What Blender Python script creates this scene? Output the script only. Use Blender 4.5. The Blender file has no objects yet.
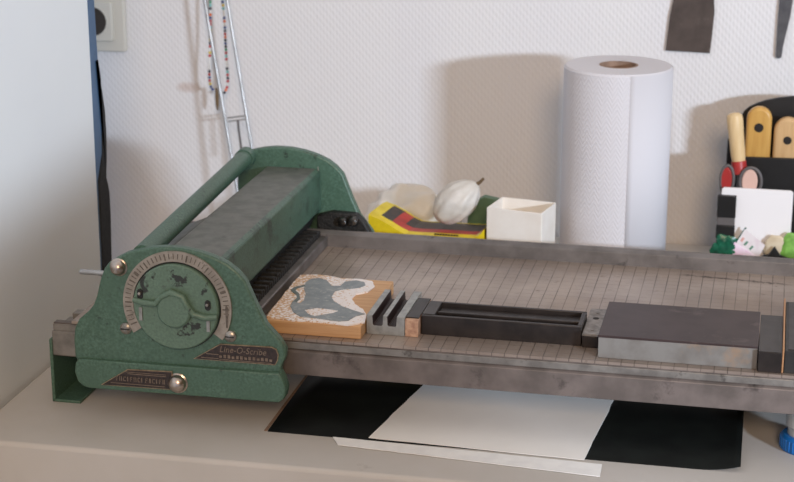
import bpy, bmesh, math, random
from mathutils import Vector, Matrix, noise
random.seed(7)
SC = bpy.context.scene
COL = SC.collection
PI = math.pi

# ------------------------------------------------------------------ materials
def lin(c):
    return tuple((v/12.92 if v <= .04045 else ((v+.055)/1.055)**2.4) for v in (x/255 for x in c))

class NT:
    """small node-tree helper"""
    def __init__(s, name):
        s.m = bpy.data.materials.new(name); s.m.use_nodes = True
        s.t = s.m.node_tree; s.t.nodes.clear()
        s.out = s.n('ShaderNodeOutputMaterial'); s.b = s.n('ShaderNodeBsdfPrincipled')
        s.l(s.b.outputs[0], s.out.inputs[0]); s.tc = s.n('ShaderNodeTexCoord')
    def n(s, k, **kw):
        o = s.t.nodes.new(k)
        for a, v in kw.items(): setattr(o, a, v)
        return o
    def l(s, a, b): s.t.links.new(a, b)
    def math(s, op, a, b=None, c=None):
        n = s.n('ShaderNodeMath', operation=op)
        for i, v in enumerate((a, b, c)):
            if v is None: continue
            if isinstance(v, (int, float)): n.inputs[i].default_value = v
            else: s.l(v, n.inputs[i])
        return n.outputs[0]
    def noise(s, scale, detail=3, rough=.55, vec=None):
        n = s.n('ShaderNodeTexNoise'); n.inputs['Scale'].default_value = scale
        n.inputs['Detail'].default_value = detail; n.inputs['Roughness'].default_value = rough
        s.l(vec or s.tc.outputs['Object'], n.inputs['Vector']); return n.outputs['Fac']
    def ramp(s, fac, a, b):
        n = s.n('ShaderNodeMapRange'); n.clamp = True
        s.l(fac, n.inputs[0]); n.inputs[1].default_value = a; n.inputs[2].default_value = b
        return n.outputs[0]
    def mix(s, f, a, b):
        n = s.n('ShaderNodeMix', data_type='RGBA')
        if isinstance(f, (int, float)): n.inputs[0].default_value = f
        else: s.l(f, n.inputs[0])
        for i, v in ((6, a), (7, b)):
            if isinstance(v, tuple): n.inputs[i].default_value = (*v[:3], 1)
            else: s.l(v, n.inputs[i])
        return n.outputs[2]
    def sep(s):
        n = s.n('ShaderNodeSeparateXYZ'); s.l(s.tc.outputs['Object'], n.inputs[0]); return n.outputs
    def bump(s, h, strength=.3, dist=.001):
        n = s.n('ShaderNodeBump'); n.inputs['Strength'].default_value = strength
        n.inputs['Distance'].default_value = dist
        s.l(h, n.inputs['Height']); s.l(n.outputs[0], s.b.inputs['Normal'])
    def set(s, rough=.5, metal=0., spec=.5):
        s.b.inputs['Roughness'].default_value = rough; s.b.inputs['Metallic'].default_value = metal
        s.b.inputs['Specular IOR Level'].default_value = spec
    def col(s, c):
        i = s.b.inputs['Base Color']
        if isinstance(c, tuple): i.default_value = (*c[:3], 1)
        else: s.l(c, i)

def mat(name, c, c2=None, scale=40, lo=.4, hi=.65, rough=.5, metal=0., spec=.5, bump=0, bscale=200, bdist=.0005, detail=4, trans=0., c3=None, s3=25, lo3=.6, hi3=.68):
    t = NT(name); t.set(rough, metal, spec); c = lin(c)
    k = c
    if c2: k = t.mix(t.ramp(t.noise(scale, detail), lo, hi), c, lin(c2))
    if c3: k = t.mix(t.ramp(t.noise(s3, 6, .65), lo3, hi3), k, lin(c3))
    t.col(k)
    if bump: t.bump(t.noise(bscale, 2), bump, bdist)
    if trans:
        tr = t.n('ShaderNodeBsdfTranslucent')
        if isinstance(k, tuple): tr.inputs[0].default_value = (*k, 1)
        else: t.l(k, tr.inputs[0])
        mx = t.n('ShaderNodeMixShader'); mx.inputs[0].default_value = trans
        t.l(t.b.outputs[0], mx.inputs[1]); t.l(tr.outputs[0], mx.inputs[2]); t.l(mx.outputs[0], t.out.inputs[0])
    return t.m

M = {}
def wallpaper():
    t = NT('woven_wallpaper'); t.set(.75, 0, .25)
    x, y, z = t.sep()
    a = t.math('SINE', t.math('MULTIPLY', x, 2*PI/.0088)); b = t.math('SINE', t.math('MULTIPLY', z, 2*PI/.0100))
    h = t.math('MULTIPLY', a, b)
    v = t.math('SINE', t.math('MULTIPLY', x, 2*PI/.0044))
    h = t.math('ADD', h, t.math('MULTIPLY', v, .45))
    h = t.math('ADD', h, t.math('MULTIPLY', t.noise(160, 3), 1.0))
    t.bump(h, .28, .0008)
    # old light stains and faint vertical strips of the paper
    s = t.n('ShaderNodeMapping'); s.inputs['Scale'].default_value = (9, 1, .6); t.l(t.tc.outputs['Object'], s.inputs[0])
    f = t.ramp(t.noise(1.0, 2, vec=s.outputs[0]), .45, .65)
    k = t.mix(f, lin((221, 220, 221)), lin((219, 218, 220)))
    # a small brown stain on the paper
    dx = t.math('DIVIDE', t.math('SUBTRACT', x, -.775), .02); dz = t.math('DIVIDE', t.math('SUBTRACT', z, .175), .009)
    d = t.math('ADD', t.math('MULTIPLY', dx, dx), t.math('MULTIPLY', dz, dz))
    st = t.math('MULTIPLY', t.ramp(t.math('ADD', d, t.math('MULTIPLY', t.noise(60), .6)), 1.3, .2), .5)
    t.col(t.mix(st, k, lin((176, 140, 118))))
    return t.m
M['wall'] = wallpaper()
M['table'] = mat('grey_laminate', (196, 192, 188), (190, 186, 181), 9, rough=.55, spec=.3, bump=.05, bscale=600, c3=(150, 142, 135), s3=22, lo3=.68, hi3=.85)
M['floor'] = mat('floor_lino', (120, 112, 104), (108, 100, 94), 12, rough=.5)
M['cabinet'] = mat('white_lacquer', (224, 226, 226), (221, 223, 224), 4, rough=.45, spec=.35)
M['blue'] = mat('blue_edge', (66, 96, 128), (58, 86, 116), 30, rough=.5)
M['foam'] = mat('black_foam', (24, 25, 27), (38, 38, 40), 200, rough=.8)
def green_paint(nm, chip, grime=0):
    t = NT(nm); t.set(.40, .0, .5)
    k = t.mix(t.ramp(t.noise(420, 2), .35, .7), lin((63, 91, 77)), lin((87, 118, 103)))
    k = t.mix(t.ramp(t.noise(30, 4), .4, .75), k, lin((71, 100, 85)))
    k = t.mix(t.ramp(t.noise(75, 6, .7), .62, .70), k, lin((40, 46, 41)))
    k = t.mix(t.ramp(t.noise(260, 4, .7), .70, .76), k, lin((30, 32, 29)))
    if grime: k = t.mix(t.math('MULTIPLY', t.ramp(t.noise(34, 6, .75), .50, .68), .8), k, lin((38, 42, 38)))
    if chip:
        k = t.mix(.22, k, lin((140, 160, 142)))
        k = t.mix(t.ramp(t.noise(62, 5, .6), .60, .64), k, lin((44, 48, 44)))
    t.col(k); t.bump(t.noise(500, 2), .35, .0006)
    return t.m
M['green'] = green_paint('hammered_green_enamel', 0)
M['green_grimy'] = green_paint('grimy_green_enamel', 0, 1)
M['green_dial'] = green_paint('chipped_green_enamel', 1)
M['green_worn'] = mat('worn_grey_green_top', (108, 110, 104), (88, 92, 86), 60, rough=.45, metal=.3, c3=(45, 47, 43), s3=55, lo3=.62, hi3=.75)
M['rail'] = mat('worn_steel_rail', (124, 114, 110), (102, 94, 90), 30, rough=.5, metal=.35, c3=(60, 54, 52), s3=34, lo3=.58, hi3=.74, bump=.1, bscale=300)
M['rail_dark'] = mat('dull_grey_rail', (122, 116, 113), (100, 95, 92), 30, rough=.48, metal=.4, c3=(48, 44, 42), s3=40, lo3=.6, hi3=.74)
M['rail_light'] = mat('bare_steel_edge', (140, 136, 131), (116, 112, 108), 60, rough=.42, metal=.4, c3=(70, 66, 62), s3=40)
M['dark_steel'] = mat('dark_oily_steel', (58, 57, 56), (40, 39, 38), 40, rough=.45, metal=.4)
M['end_steel'] = mat('grimy_end_bar', (120, 115, 113), (92, 88, 86), 40, rough=.45, metal=.4, c3=(44, 42, 42), s3=30)
M['black_steel'] = mat('black_steel', (48, 41, 38), (34, 29, 27), 50, rough=.42, metal=.3)
M['black_top'] = mat('dark_grey_steel', (60, 55, 53), (48, 44, 42), 50, rough=.42, metal=.3)
M['bolt_steel'] = mat('oily_bolt_steel', (96, 94, 92), (60, 58, 56), 90, rough=.28, metal=.9)
M['rubber'] = mat('black_rubber', (18, 18, 18), (36, 36, 35), 300, rough=.6, bump=.6, bscale=330, bdist=.002)
M['chrome'] = mat('nickel', (205, 192, 182), (170, 156, 146), 60, rough=.30, metal=1.)
M['screw'] = mat('dull_screw', (170, 165, 158), (130, 126, 120), 90, rough=.35, metal=.8)
M['zinc'] = mat('zinc_rod', (186, 186, 186), (160, 160, 160), 30, rough=.35, metal=.75)
M['scale'] = mat('etched_scale', (158, 151, 143), (138, 131, 123), 90, rough=.45, metal=.2, c3=(104, 98, 90), s3=60)
M['black'] = mat('black_paint', (22, 21, 20), (34, 32, 30), 90, rough=.5)
M['tick'] = mat('worn_tick_ink', (84, 77, 70), (112, 104, 96), 300, rough=.5)
M['brass'] = mat('brass_trim', (164, 144, 118), (128, 108, 88), 200, rough=.4, metal=.45)
M['dull_letter'] = mat('dull_lettering', (134, 118, 104), (110, 96, 84), 200, rough=.45, metal=.3)
M['plate_black'] = mat('plate_black', (38, 30, 28), (62, 48, 44), 250, rough=.45)
def bed():
    t = NT('gridded_bed_plate'); t.set(.36, .3, .6)
    x, y, z = t.sep()
    def line(c, off, w):
        f = t.math('FRACT', t.math('DIVIDE', t.math('ADD', c, off), .012))
        return t.math('LESS_THAN', f, w)
    g = t.math('MAXIMUM', line(x, 10.0, .075), t.math('MULTIPLY', line(y, 10.003, .06), .55))
    wear = t.ramp(t.noise(26, 3), .3, .62)
    g = t.math('MULTIPLY', g, t.math('ADD', t.math('MULTIPLY', wear, .62), .28))
    k = t.mix(t.ramp(t.noise(14, 5, .6), .35, .7), lin((174, 160, 149)), lin((144, 130, 120)))
    k = t.mix(t.ramp(t.noise(60, 6, .7), .62, .74), k, lin((108, 94, 85)))
    k = t.mix(t.math('MULTIPLY', t.ramp(t.noise(5, 3), .42, .62), .45), k, lin((122, 108, 99)))
    k = t.mix(g, k, lin((74, 64, 58)))
    # dark ink smear towards the right rear of the bed
    lx = t.math('ADD', x, -.3); d = t.math('ABSOLUTE', t.math('ADD', t.math('SUBTRACT', y, .1235), t.math('MULTIPLY', t.math('SUBTRACT', x, .255), .10)))
    m_ = t.math('MULTIPLY', t.ramp(t.math('ADD', d, t.math('MULTIPLY', t.noise(170, 4, .7), .016)), .0115, .0070), t.ramp(t.math('ABSOLUTE', t.math('SUBTRACT', x, .270)), .062, .045))
    t.col(t.mix(m_, k, lin((60, 53, 50))))
    return t.m
M['bed'] = bed()
def wood(name, a, b, sc=(6, 90, 90), rough=.55):
    t = NT(name); t.set(rough, 0, .3)
    mp = t.n('ShaderNodeMapping'); mp.inputs['Scale'].default_value = sc; t.l(t.tc.outputs['Object'], mp.inputs[0])
    t.col(t.mix(t.ramp(t.noise(1.5, 5, .6, mp.outputs[0]), .35, .68), lin(a), lin(b)))
    return t.m
M['wood'] = wood('pine_block', (206, 166, 124), (186, 142, 100), (12, 160, 260))
M['tan_wood'] = wood('tan_wood', (186, 142, 104), (160, 116, 82), (120, 10, 120))
M['end_grain'] = mat('wood_end_grain', (190, 154, 128), (154, 114, 94), 160, rough=.6)
def lino_ground():
    t = NT('carved_lino_ground'); t.set(.7, 0, .2)
    x, y, z = t.sep()
    g = t.ramp(x, .030, -.045)      # the left side is carved through to the wood
    f = t.ramp(t.math('ADD', t.noise(330, 3), t.math('MULTIPLY', g, .20)), .62, .70)
    t.col(t.mix(f, lin((236, 230, 228)), lin((206, 172, 140))))
    t.bump(t.noise(300, 2), .8, .0012)
    return t.m
M['lino_white'] = lino_ground()
M['lino_grey'] = mat('inked_grey_lino', (122, 131, 135), (140, 147, 150), 60, rough=.5, c3=(172, 174, 174), s3=140, lo3=.55, hi3=.7)
M['lino_dark'] = mat('dark_lino_edge', (92, 104, 102), (112, 122, 121), 90, rough=.5)
M['alu'] = mat('cast_aluminium', (164, 165, 162), (142, 143, 140), 120, rough=.45, metal=.5)
M['groove'] = mat('dark_groove', (48, 32, 30), (36, 24, 22), 120, rough=.5)
M['quoin'] = mat('grey_quoin_metal', (146, 140, 134), (108, 102, 97), 120, rough=.42, metal=.5, c3=(54, 50, 46), s3=90)
M['plum'] = mat('plum_print_plate', (66, 54, 54), (56, 45, 45), 30, rough=.42, spec=.25, c3=(80, 68, 67), s3=24)
M['mount'] = mat('grey_mount', (128, 126, 123), (113, 109, 105), 40, rough=.6, spec=.2, c3=(150, 122, 96), s3=24, lo3=.56, hi3=.74)
M['mat_black'] = mat('black_cutting_sheet', (11, 14, 14), (16, 20, 19), 30, rough=.55, spec=.15)
M['paper'] = mat('white_paper', (244, 243, 241), (241, 240, 238), 20, rough=.8, spec=.1, bump=.08, bscale=300)
M['paper_strip'] = mat('white_deckled_paper', (236, 237, 237), (228, 229, 230), 60, rough=.8, spec=.1, bump=.15, bscale=220)
def towel():
    t = NT('embossed_towel'); t.set(.85, 0, .1)
    x, y, z = t.sep()
    ang = t.math('ARCTAN2', y, x)
    u = t.math('MULTIPLY', ang, 34); v = t.math('MULTIPLY', z, 460)
    # woven herringbone emboss
    s1 = t.math('SINE', t.math('ADD', t.math('MULTIPLY', u, 3), t.math('MULTIPLY', v, 2.1)))
    s2 = t.math('SINE', t.math('SUBTRACT', t.math('MULTIPLY', u, 3), t.math('MULTIPLY', v, 2.1)))
    sel = t.math('GREATER_THAN', t.math('SINE', t.math('MULTIPLY', u, 1.0)), 0)
    h = t.math('ADD', t.math('MULTIPLY', s1, sel), t.math('MULTIPLY', s2, t.math('SUBTRACT', 1, sel)))
    t.bump(h, .2, .0007); t.col(lin((210, 208, 212)))
    return t.m
M['towel'] = towel()
M['towel_plain'] = mat('towel_sheet', (205, 205, 211), rough=.85, spec=.1, bump=.12, bscale=240)
M['card_brown'] = mat('brown_cardboard', (150, 124, 106), (132, 108, 92), 90, rough=.8)
M['box_white'] = mat('white_card_box', (234, 230, 224), (228, 222, 214), 30, rough=.6, spec=.2)
M['box_cream'] = mat('cream_box_lining', (226, 214, 192), (216, 202, 176), 30, rough=.6, spec=.2)
M['yellow'] = mat('yellow_print', (226, 202, 34), (206, 180, 30), 60, rough=.4)
M['red'] = mat('red_print', (178, 44, 34), (150, 34, 28), 60, rough=.4)
M['print_black'] = mat('black_print', (40, 34, 32), (58, 44, 38), 90, rough=.4)
M['film'] = mat('translucent_white_film', (242, 236, 224), (248, 246, 242), 20, rough=.32, spec=.5, trans=.35, bump=.35, bscale=26, bdist=.006)
M['film_white'] = mat('white_bag', (232, 229, 224), (216, 210, 200), 40, rough=.4, spec=.5, trans=.25, bump=.5, bscale=60, bdist=.003)
M['twine'] = mat('brown_twine', (112, 92, 66), (88, 70, 50), 200, rough=.8)
M['green_pack'] = mat('green_packet', (92, 122, 100), (80, 108, 88), 40, rough=.5)
M['plastic_black'] = mat('black_plastic', (20, 20, 21), (26, 26, 27), 40, rough=.4)
M['handle_cream'] = wood('cream_wood', (222, 196, 152), (206, 176, 128), (90, 90, 9), .4)
M['handle_wood'] = wood('varnished_beech', (206, 164, 92), (188, 142, 74), (90, 90, 9), .35)
M['handle_pale'] = wood('pale_beech', (208, 174, 128), (192, 154, 108), (90, 90, 9), .4)
M['hole'] = mat('dark_hole', (24, 16, 12), rough=.7)
M['red_plastic'] = mat('red_plastic', (172, 48, 44), (154, 40, 38), 40, rough=.4)
M['pink'] = mat('pink_plastic', (214, 178, 164), rough=.45)
M['grey_plastic'] = mat('grey_plastic', (92, 88, 88), rough=.5)
M['white_card'] = mat('white_card', (234, 232, 233), rough=.6, spec=.2)
M['green_foil'] = mat('green_foil', (20, 104, 76), (12, 70, 52), 120, rough=.3)
M['green_print'] = mat('muted_green_print', (92, 138, 118), rough=.4)
M['wrap_print'] = mat('faded_pink_print', (214, 160, 152), rough=.4)
M['lime'] = mat('lime_green', (132, 186, 84), (98, 150, 62), 70, rough=.45)
M['wrap_white'] = mat('white_wrapper', (228, 222, 224), (218, 204, 210), 70, lo=.5, hi=.7, rough=.35)
M['wrap_pink'] = mat('pink_wrapper', (236, 206, 228), (240, 226, 236), 90, rough=.35)
M['beige'] = mat('beige_film', (196, 180, 152), (210, 198, 174), 70, rough=.4)
M['blade'] = mat('brown_steel_blade', (84, 74, 69), (70, 61, 57), 40, rough=.5, metal=.35, c3=(94, 86, 80), s3=60)
M['blade_grey'] = mat('grey_steel_blade', (100, 100, 103), (82, 82, 86), 60, rough=.4, metal=.6)
M['socket'] = mat('ivory_socket', (204, 200, 190), rough=.4)
M['socket_dark'] = mat('dark_socket', (52, 46, 42), rough=.5)
M['blue_cap'] = mat('blue_cap', (24, 104, 178), (18, 90, 160), 40, rough=.35)
M['clear'] = mat('milky_bottle', (206, 208, 208), (190, 194, 196), 40, rough=.25, trans=.4)
for n, c in dict(bead_red=(188, 40, 40), bead_black=(30, 30, 40), bead_white=(228, 228, 226), bead_green=(60, 150, 110), bead_orange=(226, 110, 50), bead_blue=(44, 70, 130), bead_yellow=(220, 196, 60), bead_teal=(120, 190, 190), bead_pink=(220, 110, 110)).items():
    M[n] = mat(n, c, rough=.3)

# ------------------------------------------------------------------ mesh builder (world metres)
class MB:
    def __init__(s): s.bm = bmesh.new()
    def face(s, vs, mi=0):
        try:
            f = s.bm.faces.new(vs); f.material_index = mi; return f
        except ValueError: return None
    def box(s, x0, x1, y0, y1, z0, z1, mi=0, rot=0, c=None):
        P = [(x, y, z) for z in (z0, z1) for y in (y0, y1) for x in (x0, x1)]
        if rot:
            cx, cy = c or ((x0+x1)/2, (y0+y1)/2); ca, sa = math.cos(rot), math.sin(rot)
            P = [(cx+(x-cx)*ca-(y-cy)*sa, cy+(x-cx)*sa+(y-cy)*ca, z) for x, y, z in P]
        v = [s.bm.verts.new(p) for p in P]
        for q in ((0, 2, 3, 1), (4, 5, 7, 6), (0, 1, 5, 4), (1, 3, 7, 5), (3, 2, 6, 7), (2, 0, 4, 6)): s.face([v[i] for i in q], mi)
        return s
    def prism(s, poly, a, b, axis='y', mi=0, mi_side=None):
        """polygon extruded along an axis; poly points are the two other coordinates in order"""
        def P(u, v, w): return {'y': (u, w, v), 'x': (w, u, v), 'z': (u, v, w)}[axis]
        va = [s.bm.verts.new(P(u, v, a)) for u, v in poly]; vb = [s.bm.verts.new(P(u, v, b)) for u, v in poly]
        s.face(va, mi); s.face(vb[::-1], mi); n = len(poly)
        for i in range(n): s.face([va[i], vb[i], vb[(i+1) % n], va[(i+1) % n]], mi if mi_side is None else mi_side)
        return s
    def ring(s, c, r, axis, n, ph=0):
        o = []
        for i in range(n):
            t = 2*PI*i/n+ph; u, v = r*math.cos(t), r*math.sin(t)
            o.append(s.bm.verts.new(Vector(c)+{'x': Vector((0, u, v)), 'y': Vector((u, 0, v)), 'z': Vector((u, v, 0))}[axis]))
        return o
    def lathe(s, c, prof, axis='z', n=32, mi=0, cap=True):
        """prof: (radius, offset along axis)"""
        ax = {'x': Vector((1, 0, 0)), 'y': Vector((0, 1, 0)), 'z': Vector((0, 0, 1))}[axis]
        rs = [s.ring(Vector(c)+ax*h, max(r, 1e-5), axis, n) for r, h in prof]
        for a, b in zip(rs, rs[1:]):
            for i in range(n): s.face([a[i], a[(i+1) % n], b[(i+1) % n], b[i]], mi)
        if cap: s.face(rs[0][::-1], mi); s.face(rs[-1], mi)
        return s
    def tube(s, pts, r, n=10, mi=0, closed=False):
        pts = [Vector(p) for p in pts]; rs = []; N = len(pts)
        up = Vector((0.13, .2, .97))
        for i, p in enumerate(pts):
            a = pts[(i-1) % N] if (closed or i) else p; b = pts[(i+1) % N] if (closed or i < N-1) else p
            d = (b-a).normalized(); u = d.cross(up)
            if u.length < 1e-3: u = d.cross(Vector((1, 0, 0)))
            u.normalize(); w = d.cross(u); rr = r[i] if isinstance(r, (list, tuple)) else r
            rs.append([s.bm.verts.new(p+u*rr*math.cos(2*PI*k/n)+w*rr*math.sin(2*PI*k/n)) for k in range(n)])
        for a, b in (zip(rs, rs[1:]+rs[:1]) if closed else zip(rs, rs[1:])):
            for k in range(n): s.face([a[k], a[(k+1) % n], b[(k+1) % n], b[k]], mi)
        if not closed: s.face(rs[0][::-1], mi); s.face(rs[-1], mi)
        return s
    def ell(s, c, r, mi=0, sub=3, fn=None, rot=None):
        g = bmesh.ops.create_icosphere(s.bm, subdivisions=sub, radius=1)
        for v in g['verts']:
            p = Vector(v.co)
            if fn: p = fn(p)
            p = Vector((p.x*r[0], p.y*r[1], p.z*r[2]))
            if rot: p = rot @ p
            v.co = p+Vector(c)
        for v in g['verts']:
            for f in v.link_faces: f.material_index = mi
        return s
    def grid(s, rows, mi=lambda i, j: 0):
        vs = [[s.bm.verts.new(p) for p in r] for r in rows]
        for i in range(len(vs)-1):
            for j in range(len(vs[0])-1): s.face([vs[i][j], vs[i][j+1], vs[i+1][j+1], vs[i+1][j]], mi(i, j))
        return s
    def build(s, name, mats, parent=None, bevel=0, smooth=True, seg=2, solid=0, recalc=True, sub=0, loc=None):
        if recalc: bmesh.ops.recalc_face_normals(s.bm, faces=s.bm.faces)
        org = Vector(loc or (0, 0, 0)); p = parent
        if parent is not None:
            org = Vector((0, 0, 0))
            while p is not None: org += p.location; p = p.parent
        bmesh.ops.translate(s.bm, verts=s.bm.verts, vec=-org)
        me = bpy.data.meshes.new(name); s.bm.to_mesh(me); s.bm.free()
        if not isinstance(mats, (list, tuple)): mats = [mats]
        for m in mats: me.materials.append(M[m])
        o = bpy.data.objects.new(name, me); COL.objects.link(o)
        if parent is not None: o.parent = parent
        else: o.location = org
        if solid:
            k = o.modifiers.new('thickness', 'SOLIDIFY'); k.thickness = solid; k.offset = -1
        if bevel:
            k = o.modifiers.new('bevel', 'BEVEL'); k.width = bevel; k.segments = seg; k.limit_method = 'ANGLE'; k.angle_limit = math.radians(40)
        if sub:
            k = o.modifiers.new('sub', 'SUBSURF'); k.levels = sub; k.render_levels = sub
        if smooth:
            for f in me.polygons: f.use_smooth = True
            me.set_sharp_from_angle(angle=math.radians(38))
        return o

def tag(o, label, cat, group=None):
    o['label'] = label; o['category'] = cat
    if group: o['group'] = group
    return o
def thing(name, label, cat, loc, group=None):
    o = bpy.data.objects.new(name, None); COL.objects.link(o); o.location = loc; o.empty_display_size = .02
    return tag(o, label, cat, group)
def struct(o): o['kind'] = 'structure'; return o
def arc(cx, cz, r, a0, a1, n): return [(cx+r*math.cos(math.radians(a0+(a1-a0)*i/n)), cz+r*math.sin(math.radians(a0+(a1-a0)*i/n))) for i in range(n+1)]
def rrect(x0, x1, z0, z1, r, n=5):
    return arc(x1-r, z1-r, r, 0, 90, n)+arc(x0+r, z1-r, r, 90, 180, n)+arc(x0+r, z0+r, r, 180, 270, n)+arc(x1-r, z0+r, r, 270, 360, n)

FLOOR = -.76
# ------------------------------------------------------------------ setting
struct(MB().box(-1.9, 2.6, 2.2, 2.3, FLOOR, 1.75).build('wall_back', 'wall', smooth=False))
struct(MB().box(-1.9, 2.6, -.6, 2.2, FLOOR-.06, FLOOR).build('floor', 'floor', smooth=False))

# ------------------------------------------------------------------ work table
tb = thing('work_table', 'grey laminate work table with a rounded front edge under the proofing press', 'table', (-.1, 1.8, FLOOR))
top = [(-.69, 1.401), (1.0, 1.419), (1.0, 2.195), (-.729, 2.195), (-.729, 1.44)]+arc(-.69, 1.44, .039, 185, 265, 6)
MB().prism(top, -.085, 0, 'z').build('tabletop', 'table', tb, bevel=.004, seg=3)
MB().box(-.66, .94, 1.47, 1.49, -.17, -.085).box(-.66, .94, 2.14, 2.16, -.17, -.085).build('apron', 'table', tb, bevel=.002)
for x in (-.66, .9):
    for y in (1.49, 2.10):
        MB().box(x, x+.04, y, y+.04, FLOOR, -.085).build('leg', 'table', tb, bevel=.003)

# ------------------------------------------------------------------ white cabinet at the left
cb = thing('cabinet', 'tall plain white cabinet side standing left of the grey table', 'cabinet', (-.95, 1.3, FLOOR))
MB().box(-1.25, -.733, .75, 1.765, FLOOR, 1.2).build('side_panel', 'cabinet', cb, bevel=.0015)
e = MB().prism([(1.765, FLOOR), (1.765, 1.2), (1.785, 1.2), (1.7855, .36), (1.7885, .27), (1.7885, .21), (1.786, .185), (1.770, .156), (1.770, FLOOR)], -.76, -.7335, 'x').build('edge_strip', 'blue', cb, bevel=.0015)
e['label'] = 'blue edge strip'
sp_ = [(1.780, .29), (1.785, .275), (1.793, .255), (1.7985, .23), (1.7995, .205), (1.7975, .180), (1.794, .162), (1.793, .155), (1.7965, .148), (1.8000, .136), (1.8005, .11), (1.7985, .085), (1.797, .06), (1.797, -.3), (1.7702, -.3), (1.7702, .153), (1.7867, .184), (1.7895, .208), (1.7890, .27), (1.784, .29)]
s_ = MB().prism(sp_, -.757, -.7325, 'x').build('seal', 'foam', cb, bevel=.001); s_['label'] = 'black foam seal bulging along the edge'

# ------------------------------------------------------------------ wall socket
so = thing('wall_socket', 'ivory wall socket on the white wall beside the cabinet', 'socket', (-.899, 2.2, .27))
CX, CZ = -.9005, .263
MB().prism(rrect(CX-.042, CX+.042, CZ-.042, CZ+.20, .004), 2.19, 2.1995).build('frame', 'socket', so, bevel=.002)
MB().prism(rrect(CX-.027, CX+.027, CZ-.027, CZ+.027, .004), 2.183, 2.1905).build('insert', 'socket', so, bevel=.0015)
d = MB().lathe((CX, 2.1828, CZ), [(.0195, -.0005), (.0195, 0), (.0185, .0), (.017, .004), (0, .0045)], 'y', 32).build('recess', 'socket_dark', so); d['label'] = 'dark round plug recess'
MB().lathe((CX, 2.1825, CZ), [(.021, .002), (.021, -.001), (.0193, -.001), (.0193, .001)], 'y', 32, cap=False).build('rim', 'socket', so)

# ------------------------------------------------------------------ proofing press
pr = thing('proof_press', 'green and grey hand proofing press with a dial on its roller carriage', 'printing press', (-.3, 1.66, 0))
XR = .42
# channel rails
fr = MB().prism([(1.505, .050), (1.505, .0730), (1.507, .0742), (1.5085, .0750), (1.5085, .0834), (1.5165, .0834), (1.5165, .078), (1.511, .074), (1.511, .053), (1.535, .053), (1.535, .050)], -.6795, XR, 'x')
fr.build('front_rail', 'rail', pr, bevel=.0006)
MB().box(-.6805, -.600, 1.5042, 1.55, .0495, .0758).build('rail_end', 'rail_light', pr, bevel=.002)['label'] = 'bare grey end of the front rail'
MB().box(-.672, -.60, 1.538, 1.551, .0758, .0835).build('rail_ridge', 'rail_light', pr, bevel=.001)
MB().box(-.6795, XR, 1.5068, 1.5088, .0755, .0822).build('rail_lip', 'rail_light', pr, bevel=.0005)['label'] = 'lighter lip strip along the front rail'
rr = MB().prism([(1.809, .0800), (1.809, .0985), (1.8095, .0990), (1.8145, .0990), (1.815, .1000), (1.8175, .1000), (1.8175, .053), (1.79, .053), (1.79, .050), (1.8205, .050), (1.8205, .1020), (1.8145, .1030), (1.8128, .1020), (1.8075, .1012), (1.806, .1000), (1.806, .080)], -.66, XR, 'x')
rr.build('rear_rail', 'rail_dark', pr, bevel=.0005)
MB().box(-.66, XR, 1.5075, 1.8065, .0836, .0862).build('bed_plate', 'bed', pr, smooth=False)['label'] = 'bed plate ruled with a fine square grid'
MB().box(-.505, -.479, 1.5165, 1.8065, .0862, .0985).build('end_bar', 'end_steel', pr, bevel=.0015)
for x, sgn in ((-.6845, 1), (XR-.03, 1)):
    for y0, y1 in ((1.506, 1.575), (1.75, 1.819)):
        ft = MB().box(x, x+.0035, y0, y1, 0, .066).box(x, x+.030, y0, y1, 0, .003).box(x+.0035, x+.030, y1-.003, y1, 0, .05)
        ft.build('foot', 'green', pr, bevel=.001)
# carriage side plates
out = [(-.6437, .0559), (-.645, .0467), (-.6425, .0375), (-.6365, .0325), (-.6302, .0310), (-.4400, .0325), (-.4350, .0375), (-.4333, .0466), (-.4360, .0560), (-.4398, .0636), (-.4380, .0695), (-.4350, .0760), (-.4340, .0840), (-.4392, .0936), (-.4527, .1083), (-.4625, .1285), (-.4722, .152), (-.4800, .161), (-.4889, .168), (-.5020, .174), (-.5161, .1783), (-.5330, .181), (-.5506, .1812), (-.5630, .1797), (-.5752, .1768), (-.5880, .1725), (-.5986, .1664), (-.6060, .161), (-.6110, .1545), (-.6157, .142), (-.6202, .1241), (-.6240, .115), (-.6290, .1087), (-.6395, .0995), (-.6443, .0902), (-.6459, .0780), (-.6455, .0612), (-.6440, .0585)]
out = [(x, z-.0035*max(0, min(1, (z-.12)/.06))) for x, z in out]
np_ = MB().prism(out, 1.478, 1.4885).build('side_plate', 'green', pr, bevel=.002, seg=3)
band = [(x, z) for x, z in out if z < .0625]+[(-.6435, .0618)]
band = [(-.6437, .0559), (-.645, .0467), (-.6425, .0375), (-.6365, .0325), (-.6302, .0310), (-.4400, .0325), (-.4350, .0375), (-.4333, .0466), (-.4360, .0560), (-.4398, .0620), (-.6400, .0605)]
MB().prism(band, 1.4738, 1.4785).build('skirt', 'green', np_, bevel=.0015, seg=3)
far = [(max(x+.002, -.594), z+.0105*min(1, max(0, (z-.07)/.08))) for x, z in out if z > .060]
fp = MB().prism(far+[(-.594, .07)], 1.842, 1.853).build('side_plate', 'green', pr, bevel=.002, seg=3)
fp['label'] = 'far side plate without dial'
# raised rim lip on the far plate
MB().tube([(-.4985, 1.8415, .168), (-.4985, 1.8415, .155), (-.4988, 1.8415, .139), (-.4983, 1.8415, .128)], [.0005, .0007, .0006, .0009], 8).build('paint_run', 'scale', fp)['label'] = 'pale run of paint'
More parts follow.
